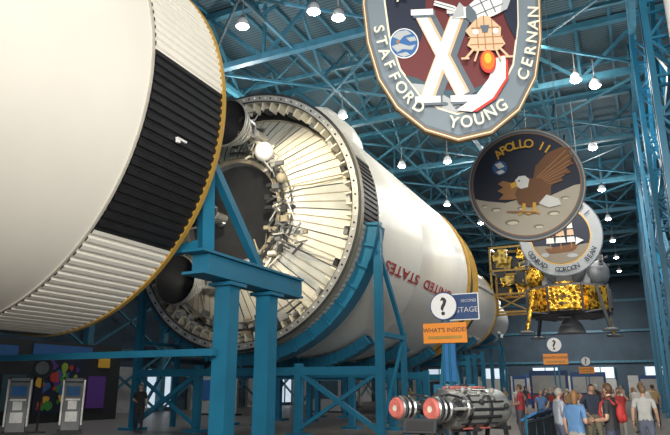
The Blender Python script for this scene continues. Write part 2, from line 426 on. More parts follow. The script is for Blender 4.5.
support(41.2,4.0,3.0,3.6,arc=(-130,-50)); support(46.5,3.35,2.8,4.2,arc=(-130,-50)); support(58,2.0,1.8,5.2,arc=(-130,-50),mid=(-1,1))
# ------------------------------------------------------------ lunar lander
def lander(x,y,z,k_=1.0):
    b=MB()
    def octp(r,zz):
        return [(x+r*math.cos(pi/8+k*pi/4),y+r*math.sin(pi/8+k*pi/4),zz) for k in range(8)]
    for r0,z0,r1,z1,m in ((2.1,0,2.2,.15,M_char),(2.2,.15,2.2,1.45,M_foil),(2.2,1.45,2.0,1.6,M_char)):
        vs=octp(r0,z+z0)+octp(r1,z+z1); fs=[(k,(k+1)%8,8+(k+1)%8,8+k) for k in range(8)]+[tuple(range(8))[::-1],tuple(range(8,16))]
        b.add(vs,fs,m)
    for k in range(8):
        a=k*pi/4; b.box((x+2.08*math.cos(a),y+2.08*math.sin(a),z+.8),(1.2,.25,1.0),[M_char,M_foil,M_char,M_foil][k%4],Matrix.Rotation(a+pi/2,3,'Z'))
    for k in range(8):
        a=pi/8+k*pi/4; b.beam((x+2.25*math.cos(a),y+2.25*math.sin(a),z+.05),(x+2.25*math.cos(a),y+2.25*math.sin(a),z+1.55),.1,M_char)
    b.box((x,y-2.3,z+.75),(1.5,.3,1.1),M_foil)
    b.lathe([(-.9,.75),(-.4,.55),(0,.2),(.1,.2)],(x,y,z),(0,0,1),24,M_grey)
    b.lathe([(0,1.15),(1.9,1.15)],(x,y-1.1,z+2.7),(0,1,0),20,M_grey)
    b.lathe([(-.06,.2),(-.06,1.0),(0,1.15)],(x,y-1.1,z+2.7),(0,1,0),20,M_char)
    b.box((x,y+.3,z+2.5),(2.5,1.8,1.9),M_grey); b.box((x,y+1.3,z+2.5),(1.8,.8,1.5),M_char)
    b.sph((x-1.55,y,z+2.3),(.7,.8,.8),M_foil); b.sph((x+1.55,y,z+2.3),(.7,.8,.8),M_grey)
    for s in(-1,1):
        b.add([(x+s*.25,y-1.22,z+2.75),(x+s*.85,y-1.2,z+3.1),(x+s*.3,y-1.2,z+3.35)],[(0,1,2)],M_char)
    b.box((x,y-1.25,z+2.15),(.8,.2,.8),M_char)
    b.box((x,y-1.5,z+1.65),(.9,.7,.08),M_foil)
    for j in range(6): b.box((x,y-2.4-.15*j,z+1.2-.38*j),(.6,.05,.05),M_char)
    b.lathe([(0,.5),(.35,.45)],(x,y,z+3.5),(0,0,1),20,M_grey)
    b.lathe([(0,.05),(.12,.35),(.25,.5)],(x+.9,y-.3,z+4.0),(.3,-.5,.8),16,M_alu,cap=False); b.tube((x+.9,y-.3,z+3.3),(x+.9,y-.3,z+4.05),.04,M_grey)
    for sx in (-1,1):
        for sy in (-1,1):
            q=Vector((x+sx*1.9,y+sy*1.2,z+2.9)); b.box(q,(.25,.25,.3),M_grey); b.tube(q,(x+sx*1,y+sy*.8,z+2.7),.05,M_char)
            for d in ((sx,0,0),(0,sy,0),(0,0,1),(0,0,-1)): b.lathe([(0,.04),(.25,.12)],q+Vector(d)*.1,d,10,M_char)
    for k in range(4):
        a=pi/4+k*pi/2; d=Vector((math.cos(a),math.sin(a),0)); t=Vector((-d.y,d.x,0)); c=Vector((x,y,z))
        top=c+d*2.2+Vector((0,0,1.4)); ft=c+d*2.9+Vector((0,0,-.9))
        b.tube(top,ft,.1,M_char if k%2 else M_foil,10)
        b.tube(c+d*2.0+t*.7,top.lerp(ft,.55),.06,M_char,8); b.tube(c+d*2.0-t*.7,top.lerp(ft,.55),.06,M_char,8)
        b.lathe([(0,.4),(.08,.43),(.16,.2)],ft-Vector((0,0,.1)),(0,0,1),18,M_grey)
    cc=Vector((x,y,z+1)); b.v=[cc+(v-cc)*k_ for v in b.v]
    for sx in (-1,1): b.tube((x+sx*1,y,z+3.4),(x+sx*1.2,y,15.2),.03,M_grey,6)
    b.build('lunar_lander')
lander(-3.7,42,6.1,1.15)
# yellow foil wrapped module on hung platform
b=MB(); gx,gy,gz=-9.15,53.8,9.2
for dx in (-1.5,1.5):
    for dy in (-1,1): b.beam((gx+dx,gy+dy,gz-1.5),(gx+dx,gy+dy,gz+4),.16,M_gold)
for z in (-1.5,0,2,4):
    for dy in (-1,1): b.beam((gx-1.6,gy+dy,gz+z),(gx+1.6,gy+dy,gz+z),.16,M_gold)
    for dx in (-1.5,1.5): b.beam((gx+dx,gy-1,gz+z),(gx+dx,gy+1,gz+z),.16,M_gold)
for s in (-1,1): b.beam((gx-1.5,gy-1,gz-1.5 if s>0 else 0+gz),(gx+1.5,gy-1,gz if s>0 else gz-1.5),.1,M_gold)
random.seed(4)
for i in range(22):
    b.box((gx+random.uniform(-1.3,1.3),gy+random.uniform(-.9,.3),gz+random.uniform(.2,3.8)),(random.uniform(.5,1.3),.6,random.uniform(.4,1.2)),random.choice([M_foily,M_foily,M_foil,M_char]),Matrix.Rotation(random.uniform(-.3,.3),3,'Y'))
b.sph((gx+1.1,gy-.6,gz+1.0),.6,M_foily)
for dx in (-1.5,1.5): b.tube((gx+dx,gy,gz+4),(gx+dx,gy,15.2),.04,M_grey,6)
b.build('hanging_equipment_module')
# ------------------------------------------------------------ mission patch signs
def C_(name,c): return mat('art_'+name,c,.6,var=.03)
A_steel=C_('slate',(.16,.20,.235)); A_maroon=C_('maroon',(.12,.022,.024)); A_cream=C_('cream',(.76,.70,.54)); A_w=C_('white',(.76,.76,.74))
A_rope=C_('rope',(.22,.13,.05)); A_bl=C_('blue',(.03,.12,.32)); A_sky=C_('night',(.012,.018,.04)); A_tan=C_('moontan',(.50,.45,.36)); A_tand=C_('moondark',(.25,.21,.16))
A_br=C_('brown',(.17,.07,.025)); A_brl=C_('brownlight',(.33,.16,.06)); A_yel=C_('yellow',(.75,.42,.04)); A_or=C_('flame',(.9,.16,.01)); A_gr=C_('grey',(.38,.40,.42)); A_grd=C_('greydark',(.10,.13,.16)); A_red=C_('red',(.5,.04,.03)); A_teal=C_('teal',(.04,.085,.11)); A_pk=C_('peach',(.62,.42,.27))
class Art:
    def __init__(s,cx,cy,sx,sy,pos,yaw):
        s.cx,s.cy,s.sx,s.sy=cx,cy,sx,sy; s.pos=Vector(pos); s.R=Matrix.Rotation(yaw,3,'Z'); s.b=MB(); s.l=0
    def w(s,p,off): return s.pos+s.R@Vector(((p[0]-s.cx)*s.sx,-.06-off,(s.cy-p[1])*s.sy))
    def poly(s,pts,m):
        s.l+=1; s.b.add([s.w(p,s.l*.004) for p in pts],[tuple(range(len(pts)))],m)
    def disc(s,x,y,r,m,n=48,ry=None):
        s.poly([(x+r*math.cos(2*pi*k/n),y+(ry or r)*math.sin(2*pi*k/n)) for k in range(n)],m)
    def line(s,a,b,w,m):
        d=Vector((b[0]-a[0],b[1]-a[1])).normalized()*w/2; s.poly([(a[0]-d.y,a[1]+d.x),(b[0]-d.y,b[1]+d.x),(b[0]+d.y,b[1]-d.x),(a[0]+d.y,a[1]-d.x)],m)
    def letter(s,ch,x,y,ang,size,m,layer):
        tv,tf=text2d(ch,1.,.015)
        if not tv:return
        mx=(min(v[0] for v in tv)+max(v[0] for v in tv))/2
        ca,sa=math.cos(ang),math.sin(ang); vs=[]
        for tx,ty in tv:
            lx=(tx-mx)*size; ly=(ty-.35)*size
            vs.append(s.w((x+lx*ca+ly*sa, y+lx*sa-ly*ca),layer))
        s.b.add(vs,tf,m)
    def along(s,text,path,size,m):
        s.l+=1; L=[0]
        for a,b in zip(path[:-1],path[1:]): L.append(L[-1]+math.hypot(b[0]-a[0],b[1]-a[1]))
        for i,ch in enumerate(text):
            if ch==' ':continue
            t=L[-1]*(i+.5)/len(text)
            for k in range(len(L)-1):
                if L[k]<=t<=L[k+1]:
                    f=(t-L[k])/(L[k+1]-L[k]); a,b=path[k],path[k+1]
                    x=a[0]+(b[0]-a[0])*f;y=a[1]+(b[1]-a[1])*f
                    s.letter(ch,x,y,math.atan2(b[1]-a[1],b[0]-a[0]),size,m,s.l*.004)
    def slab(s,pts,th,m):
        n=len(pts); f=[s.w(p,0) for p in pts]; k=[s.w(p,-th) for p in pts]
        s.b.add(f+k,[tuple(range(n)),tuple(range(n,2*n))[::-1]]+[(i,(i+1)%n,n+(i+1)%n,n+i) for i in range(n)],m)
    def cable(s,p):
        a=s.w(p,-.03); s.b.tube(a,(a.x,a.y,15.2),.012,M_grey,6)
def circ(cx,cy,r,n=64,a0=0,a1=2*pi): return [(cx+r*math.cos(a0+(a1-a0)*k/n),cy+r*math.sin(a0+(a1-a0)*k/n)) for k in range(n+(0 if abs(a1-a0-2*pi)<1e-5 else 1))]
def arcpath(cx,cy,r,d0,d1,n=24):
    return [(cx+r*math.cos(math.radians(d0+(d1-d0)*k/n)),cy-r*math.sin(math.radians(d0+(d1-d0)*k/n))) for k in range(n+1)]
a=Art(456,45,.0199,.0232,(-2.75,11.3,8.42),math.radians(21))
O=[(366,-50),(363,0),(367,40),(378,78),(396,106),(424,128),(456,138),(489,132),(518,112),(537,82),(546,45),(549,0),(548,-50),(500,-60),(456,-70),(412,-60)]
def shr(pts,d,c=(456,25)):
    r=[]
    for x,y in pts:
        v=Vector((x-c[0],y-c[1])); l=v.length; v=v*((l-d)/l); r.append((c[0]+v.x,c[1]+v.y))
    return r
a.slab(O,.12,A_rope); a.poly(shr(O,1.5),A_cream); a.poly(shr(O,2.5),A_rope); a.poly(shr(O,4),A_grd); a.poly(shr(O,6),A_steel)
I=[(388,-35),(388,0),(392,35),(402,68),(420,93),(438,106),(456,112),(477,107),(499,92),(514,68),(522,30),(524,0),(524,-35),(490,-44),(456,-50),(420,-44)]
a.poly(shr(I,-2),A_cream); a.poly(I,A_maroon)
a.poly([(388,-35),(388,0),(392,35),(398,56),(412,58),(424,40),(430,14),(430,-40),(420,-44)],A_sky)
a.poly([(406,75),(420,93),(438,106),(456,112),(477,107),(499,92),(511,74),(500,80),(470,92),(440,90),(418,78)],A_teal)
a.poly([(412,83),(420,93),(438,106),(456,112),(466,110),(450,99),(428,85)],A_gr)
for x,y,r in ((430,94,4),(444,104,4),(457,108,3)): a.disc(x,y,r,A_grd,14,r*.5)
a.disc(406,44,15,A_w,40); a.disc(406,44,14,A_bl,40)
for q in ([(394,37),(400,32),(409,31),(414,35),(406,37),(402,41)],[(393,47),(401,44),(411,47),(418,46),(414,51),(404,50),(399,53)],[(408,39),(417,38),(419,42),(412,43)],[(398,55),(408,53),(412,56),(405,58)]): a.poly(q,A_gr)
a.poly([(397,42),(402,41),(400,46)],A_brl)
a.poly([(522,30),(524,0),(524,-35),(505,-40),(500,-10),(512,30),(519,46)],A_sky)
def X_bar(p,q,w,m,dx=0,dy=0): a.line((p[0]+dx,p[1]+dy),(q[0]+dx,q[1]+dy),w,m)
bars=(((425,17),(463,97)),((463,17),(427,99)))
for p_,q_ in bars: X_bar(p_,q_,17,A_grd,5,1)
for p_,q_ in bars: X_bar(p_,q_,14,A_pk)
for p_,q_ in bars: X_bar(p_,q_,10,A_w,-1,0)
for (p_,q_) in (((414,15),(437,15)),((451,15),(475,15)),((450,101),(476,101)),((415,101),(440,101))): a.line((p_[0]+2,p_[1]+2),(q_[0]+2,q_[1]+2),7,A_grd); a.line(p_,q_,6,A_w)
a.poly([(509,60),(508,84),(494,103),(475,114),(455,112),(474,101),(488,84),(495,64)],A_red); a.poly([(507,62),(505,84),(491,102),(470,114),(455,112),(474,100),(489,83),(496,65)],A_w)
a.poly([(455,24),(464,8),(470,14),(498,-8),(510,-4),(517,6),(512,17),(498,23),(476,30),(470,24)],A_w)
a.poly([(476,30),(470,24),(470,14),(474,11),(480,18),(482,28)],A_grd); a.poly([(455,24),(464,8),(468,12),(468,22)],A_gr)
a.poly([(498,-8),(510,-4),(517,6),(512,17),(505,20),(508,6)],A_gr); a.line((484,4),(492,24),1.2,A_grd); a.line((492,-2),(500,20),1.2,A_grd); a.line((476,14),(506,2),.8,A_grd); a.line((480,22),(508,12),.8,A_grd)
a.line((438,8),(459,15),5,A_w); a.line((438,8),(459,15),1,A_grd)
a.poly([(474,32),(478,28),(484,24),(492,24),(498,30),(504,36),(503,44),(507,52),(500,58),(476,58),(469,52),(473,45),(468,38)],A_pk)
for (p_,q_) in (((470,45),(505,45)),((472,52),(505,52)),((480,27),(480,57)),((495,28),(495,57)),((474,36),(502,36)),((487,24),(487,57))): a.line(p_,q_,1.0,A_brl)
for q in ((478,40),(498,40)): a.disc(q[0],q[1],3,A_w,14)
a.poly([(483,34),(492,34),(490,41),(485,41)],A_grd)
a.line((476,56),(466,66),2.2,A_pk); a.line((500,56),(509,66),2.2,A_pk); a.line((480,57),(475,69),1.8,A_pk); a.line((496,57),(501,69),1.8,A_pk)
a.line((462,66),(470,66),1.8,A_pk); a.line((505,66),(513,66),1.8,A_pk)
a.disc(488,70,8,A_red,24,11); a.disc(488,69,6.5,A_or,20,9); a.disc(488,67,3.5,A_yel,16,5)
tp=[(379.5,28),(385,55),(397,85),(413,106),(435,121),(456,126),(478,122),(500,110),(518,90),(529,64),(535,36),(536.5,18)]
a.along('STAFFORD  YOUNG  CERNAN',tp,15,A_cream)
a.along('APOLLO',[(398,2),(412,-6),(446,-14)],17,A_cream); a.along('10',[(462,-14),(500,-20)],17,A_cream)
for q in ((380,-55),(456,-68),(532,-55)): a.cable(q)
a.b.build('mission_patch_sign',smooth=False)
# round (11)
a=Art(526,184,.0316,.0330,(-2.7,19.8,7.95),math.radians(8))
a.slab(circ(526,184,57.5),.12,A_rope); a.disc(526,184,56.6,A_gr,64); a.disc(526,184,55.6,A_grd,64); a.disc(526,184,53.2,A_brl,64); a.disc(526,184,52.2,A_sky,64)
a.poly(arcpath(526,184,52,-167,-6,40)+[(572,190),(550,198),(530,197),(505,202),(488,199)],A_tan)
for x,y,r in ((495,208,5),(510,222,7),(550,216,6),(535,228,5),(562,202,4),(484,204,3),(520,209,4)):
    a.disc(x,y,r,A_tand,20,r*.4); a.disc(x+.6,y+.8,r*.75,A_cream,20,r*.25)
a.disc(502,166,7.5,A_bl,24); a.poly([(497,162),(503,160),(507,165),(501,167)],A_w); a.poly([(498,170),(504,168),(507,171),(501,173)],A_w)
a.poly([(533,183),(537,168),(549,156),(563,151),(573,153),(569,158),(575,161),(569,165),(574,169),(566,172),(570,178),(560,180),(562,185),(552,188),(545,196)],A_br)
for k in range(7):
    t=k/6; a.line((537+4*t,180-2*t+3*k*.6),(556+16*(1-abs(t-.3)),155+30*t),1.0,A_brl)
a.poly([(524,190),(515,184),(504,180),(499,183),(504,187),(498,190),(504,194),(499,199),(508,200),(518,200)],A_brl)
a.poly([(518,205),(515,195),(519,186),(528,180),(541,181),(550,190),(549,200),(540,206),(528,209)],A_br)
a.poly([(545,198),(556,203),(558,209),(546,211),(537,206)],A_w)
a.poly([(516,181),(520,177),(526,177),(530,181),(528,189),(521,190),(517,187)],A_w); a.poly([(517,182),(511,184),(512,189),(518,187)],A_yel); a.disc(520,182,.9,A_sky,8)
for x in (523,533): a.line((x,205),(x-1,213),3,A_yel); a.line((x-1,213),(x-6,216),1.6,A_yel); a.line((x-1,213),(x+4,216),1.6,A_yel)
a.line((506,212),(534,215),1.5,A_brl)
a.along('APOLLO 11',arcpath(526,184,40,132,48),12.5,A_yel)
for q in ((490,142),(562,142)): a.cable(q)
a.b.build('mission_patch_sign',smooth=False)
# round (12)
a=Art(562,243,.0455,.0475,(-2.74,30,8.5),math.radians(6))
a.slab(circ(562,243,41),.12,A_grd); a.disc(562,243,40,A_gr,64); a.disc(562,243,29.5,A_yel,64); a.disc(562,243,28.5,A_sky,64)
a.poly(arcpath(562,243,28.3,-160,-20,30)+[(575,254),(562,257),(548,253)],A_tand)
a.disc(546,262,4,A_gr,20,2); a.disc(572,264,5,A_gr,20,2)
a.poly([(546,256),(578,252),(576,258),(572,260),(550,261)],A_br)
for x,w in ((552,8),(562,10),(572,8)):
    a.line((x,257),(x,226),1,A_brl)
    for j_,yy in enumerate((251,244,237,231)):
        ww=w*(1-.16*j_)/2; a.poly([(x-ww,yy),(x+ww,yy),(x+ww*.85,yy-5.5),(x-ww*.85,yy-5.5)],[A_w,A_pk,A_w,A_red][j_])
a.poly([(576,254),(584,250),(577,246)],A_w); a.disc(545,231,3,A_w,16)
a.along('APOLLO XII',arcpath(562,243,34.5,150,30),9,A_sky)
a.along('CONRAD  GORDON  BEAN',arcpath(562,243,34.5,205,335),6.5,A_sky)
for q in ((538,212),(586,212)): a.cable(q)
a.b.build('mission_patch_sign',smooth=False)
# ------------------------------------------------------------ info signs
def flat_text(b,t,c,h,m,off=0.):
    tv,tf=text2d(t,1.,off); x0=min(v[0] for v in tv);x1=max(v[0] for v in tv)
    b.add([(c[0]+(x-(x0+x1)/2)*h,c[1],c[2]+(y-.35)*h) for x,y in tv],tf,m)
def qsign(x,y,full=True,k=1.):
    b=MB(); Z=lambda z:1.6+(z-1.6)*k
    b.lathe([(0,.29*k),(.05,.29*k)],(x,y-.03,Z(3.22)),(0,1,0),36,M_navy)
    b.lathe([(0,.265*k),(.012,.265*k)],(x,y-.042,Z(3.22)),(0,1,0),36,M_signw)
    flat_text(b,'?',(x,y-.046,Z(3.22)),.5*k,M_char,.02)
    b.box((x,y,Z(2.68)),(.9*k,.06,.40*k),M_orange); flat_text(b,"WHAT'S INSIDE?",(x,y-.034,Z(2.74)),.125*k,M_char,.01)
    b.box((x,y-.034,Z(2.59)),(.7*k,.01,.06*k),M_gold)
    for s in (-.33,.33): b.tube((x+s*.25,y+.06,0),(x+s*.25,y+.06,Z(3.0)),.03*k,M_blue)
    if full:
        b.box((x+.36*k,y+.12,Z(3.2)),(.68*k,.05,.54*k),M_signw); b.box((x+.36*k,y+.1,Z(3.2)),(.64*k,.05,.5*k),M_navy); flat_text(b,'STAGE',(x+.46*k,y+.07,Z(3.14)),.15*k,M_alu); flat_text(b,'SECOND',(x+.5*k,y+.07,Z(3.32)),.08*k,M_alu)
        b.box((x+.05*k,y+.1,Z(2.1)),(.26*k,.1,.75*k),M_kblue)
        b.beam((x-.3*k,y+.12,0),(x-.05*k,y+.12,Z(2.4)),.07*k,M_blue); b.beam((x+.4*k,y+.12,0),(x+.1*k,y+.12,Z(2.4)),.07*k,M_blue)
        b.box((x+.12*k,y+.12,Z(1.5)),(.85*k,.08,.35*k),M_blue)
    b.box((x,y+.06,.04),(.7,.5,.08),M_char)
    b.build('information_sign')
qsign(-4.6,16.3,True,1.31); qsign(-2.95,25.7,False); qsign(-3.1,42.5,False)
# ------------------------------------------------------------ engine display
b=MB()
D=Vector((.44,.898,0)).normalized(); R_=Vector((D.y,-D.x,0))
base=Vector((-4.06,11.9,1.22))
for off in (-.42,.42):
    o=base+R_*off*1.12
    b.lathe([(0,.001),(-.015,.06),(-.02,.17),(0,.19),(.03,.21),(.07,.19)],o-D*.02,D,28,[M_cream,M_nozred,M_nozred,M_nozred,M_nozred])
    b.lathe([(0,.21),(.02,.235),(.08,.235),(.3,.2),(.5,.13),(.62,.10),(.75,.15),(1.0,.16),(1.1,.1)],o+D*.02,D,28,[M_steel,M_steel,M_char,M_steel,M_steel,M_char,M_steel,M_steel],cap=False)
    for t in (.15,.3,.8): b.lathe([(t,.22),(t+.03,.245),(t+.05,.22)],o,D,28,M_steel,cap=False)
    b.path([o+D*.1+Vector((0,0,.2)),o+D*.5+Vector((0,0,.26)),o+D*.9+Vector((0,0,.2))],.025,M_char)
    b.path([o+D*.5+R_*.15,o+D*.7+R_*.22,o+D*1.1+R_*.1],.03,M_alu)
c=base+D*.8+Vector((0,0,-.03))
b.lathe([(0,.25),(.05,.38),(.4,.40),(.42,.42),(.48,.42),(.5,.40),(1.0,.40),(1.02,.43),(1.1,.43),(1.12,.40),(1.7,.39),(1.85,.31),(2.05,.1)],c,D,36,[M_steel,M_alu,M_char,M_char,M_char,M_alu,M_char,M_char,M_char,M_alu,M_steel,M_alu])
random.seed(5)
for k in range(18):
    an=2*pi*k/18; w=R_*math.cos(an)*.43+Vector((0,0,1))*math.sin(an)*.43
    b.tube(c+D*(.1+.3*random.random())+w,c+D*(1.0+.6*random.random())+w,.015+.015*random.random(),random.choice([M_char,M_steel,M_cream,M_nozred]),6)
for k in range(18):
    an=random.uniform(0,pi); w=R_*math.cos(an)*.44+Vector((0,0,1))*math.sin(an)*.44
    b.sph(c+D*random.uniform(.1,1.6)+w,.06,random.choice([M_char,M_steel,M_alu]),10,6)
b.tube(base-R_*.6+D*.5,base+R_*.6+D*.5,.05,M_char)
for t in (.5,1.5,2.5):
    q=base+D*t
    for s in (-.35,.35):
        g=q+R_*s; b.beam((g.x,g.y,0),q+R_*s*.6-Vector((0,0,.3)),.07,M_char)
    b.beam(q+R_*.35-Vector((0,0,.42)),q-R_*.35-Vector((0,0,.42)),.08,M_char)
b.build('rocket_engine_display')
b=MB(); b.box((-3.6,10.9,.96),(.6,.05,.26),M_char,Matrix.Rotation(math.radians(-25),3,'X')); b.box((-3.6,10.87,.965),(.48,.01,.16),M_dark,Matrix.Rotation(math.radians(-25),3,'X'))
b.tube((-3.6,10.95,0),(-3.6,10.95,.95),.035,M_char); b.box((-3.6,10.95,.03),(.4,.4,.06),M_char); b.build('display_label')
# ------------------------------------------------------------ railing with display panels
b=MB(); 
for i in range(20):
    y=15.2+i*1.3; x=-2.5
    b.tube((x,y,0),(x,y,1.02),.03,M_blue,8)
    b.box((x+.05,y+.65,.98),(.42,1.12,.05),M_navy if i%3 else M_kblue,Matrix.Rotation(math.radians(-28),3,'Y'))
    b.box((x+.055,y+.65,1.01),(.3,.9,.02),M_char if i%2 else M_grey,Matrix.Rotation(math.radians(-28),3,'Y'))
    b.box((x,y+.65,.5),(.03,1.2,.7),M_char)
b.tube((-2.5,15.2,.85),(-2.5,41,.85),.03,M_blue,8); b.tube((-2.5,15.2,.15),(-2.5,41,.15),.03,M_blue,8)
b.build('display_railing')
# ------------------------------------------------------------ left kiosks & mural
def kiosk(x,y):
    b=MB(); R=Matrix.Rotation(math.radians(48),3,'Z'); o=Vector((x,y,0))
    def bx(c,d,m,r=None): b.box(o+R@Vector(c),d,m,R@(r if r is not None else Matrix.Identity(3)))
    bx((0,0,.06),(.85,.7,.12),M_char); bx((0,0,.65),(.62,.5,1.1),M_grey); bx((0,.05,1.5),(.66,.42,.6),M_grey); bx((0,-.26,1.0),(.3,.03,.3),M_alu)
    bx((0,-.2,1.5),(.48,.06,.34),M_kblue,Matrix.Rotation(-.2,3,'X')); bx((0,-.29,1.2),(.5,.14,.06),M_alu); bx((0,-.26,.6),(.4,.02,.35),M_alu)
    bx((-.36,0,1.1),(.06,.55,1.6),M_alu); bx((.36,0,1.1),(.06,.55,1.6),M_alu)
    bx((0,0,1.9),(.78,.5,.16),M_char); bx((0,-.26,1.9),(.6,.02,.1),M_grey)
    b.build('photo_kiosk')
kiosk(-20.2,15.9); kiosk(-19.3,17.5)
b=MB(); b.lathe([(0,.38),(.05,.38)],(-20.6,17.1,2.35),(.6,-.8,0),28,M_char); b.lathe([(0,.24),(.06,.24)],(-20.6,17.08,2.35),(.6,-.8,0),28,M_grey); b.tube((-20.6,17.15,0),(-20.6,17.15,2.0),.04,M_char); b.lathe([(0,.3),(.04,.3)],(-20.6,17.15,0),(0,0,1),20,M_char); b.build('round_sign_stand')
# mural wall: flat painted panel (green foliage/planet shapes on dark blue)
b=MB(); wx=-26
b.box((wx,22,1.9),(.2,9,3.8),M_dark)
Gn=C_('green',(.06,.28,.05)); Gy=C_('lime',(.30,.42,.05)); Pu=C_('purple',(.12,.04,.25))
for y0,z0,w,h,m in ((19.0,3.2,2.0,.6,A_bl),(22.6,3.4,3.6,.5,A_bl),(25.3,2.9,.8,.5,A_yel),(20.0,1.4,1.2,1.6,A_teal),(24.9,1.4,1.2,1.6,Pu),(22.6,1.7,3.0,2.6,A_sky)): b.box((wx+.12,y0,z0),(.06,w,h),m)
random.seed(11)
lay=0
for k in range(34):
    yc,zc=22.6+random.uniform(-1.3,1.3),random.uniform(.6,2.7); r=random.uniform(.1,.36); lay+=1
    b.add([(wx+.16+lay*.001,yc+r*math.cos(t*pi/4)*random.uniform(.5,1.2),zc+r*math.sin(t*pi/4)*random.uniform(.5,1.2)) for t in range(8)],[tuple(range(8))],[Gn,Gn,Gy,A_bl,Pu,A_red,A_yel][k%7])
b.build('mural_display_wall')
random.seed(3)
for x,y,w in ((-24,33,3),(-20,40,2.5),(-15,50,3),(-24,52,3)):
    b=MB(); b.box((x,y,1.2),(w,.2,2.4),M_wlight); b.box((x,y-.12,1.5),(w*.8,.04,1.2),random.choice([A_bl,A_cream,A_teal])); b.box((x,y,.05),(w+.3,.6,.1),M_char); b.build('exhibit_panel')
for x,y in ((-7,55),(-4.5,62),(-9.5,68),(-12,75),(-6,78),(1,80)):
    b=MB(); b.box((x,y,1.5),(3,.3,3),M_navy); b.box((x,y-.17,1.9),(2.6,.04,1.4),M_wlight); b.box((x,y-.17,.8),(2.6,.04,.5),A_red); b.build('exhibit_panel')
# ------------------------------------------------------------ people
def skinmesh(verts,edges,rad,root,lev):
    me=bpy.data.meshes.new('sk'); me.from_pydata(verts,edges,[]); o=bpy.data.objects.new('sk',me); COL.objects.link(o)
    md=o.modifiers.new('s','SKIN'); md.use_smooth_shade=True
    for i,r in enumerate(rad):
        d=me.skin_vertices[0].data[i]; d.radius=(r,r); d.use_root=(i==root)
    sb=o.modifiers.new('u','SUBSURF'); sb.levels=lev
    dg=bpy.context.evaluated_depsgraph_get(); dg.update()
    r=bpy.data.meshes.new_from_object(o.evaluated_get(dg))
    V=[v.co.copy() for v in r.vertices]; F=[tuple(p.vertices) for p in r.polygons]
    bpy.data.objects.remove(o); bpy.data.meshes.remove(r)
    return V,F
hv=[(0,0,0),(0,0,-.05)];he=[(0,1)];hr=[.027,.034]
for i,(yy,l) in enumerate(((-.030,.065),(-.010,.075),(.010,.07),(.029,.055))):
    k=len(hv); hv+=[(0,yy,-.088),(.008,yy*1.1,-.088-l*.5),(.03,yy*1.12,-.088-l*.9)]; he+=[(1,k),(k,k+1),(k+1,k+2)]; hr+=[.0105,.009,.0075]
k=len(hv); hv+=[(.008,-.045,-.04),(.022,-.06,-.075)]; he+=[(0,k),(k,k+1)]; hr+=[.013,.009]
try: HV,HF=skinmesh(hv,he,hr,0,1)
except Exception as e: print('hand',e); HV,HF=[],[]
ARM={'down':((.235,.02,1.15),(.25,-.07,.91)),'bent':((.235,.03,1.15),(.15,-.22,1.12)),'hip':((.34,.07,1.18),(.2,-.02,1.02)),'up':((.25,-.18,1.33),(.10,-.26,1.55)),'fwd':((.23,-.12,1.18),(.2,-.36,1.08)),'swing':((.24,.12,1.17),(.25,.12,.93))}
def cm(n,c,r=.8): return mat(n,c,r,var=.1,scale=8)
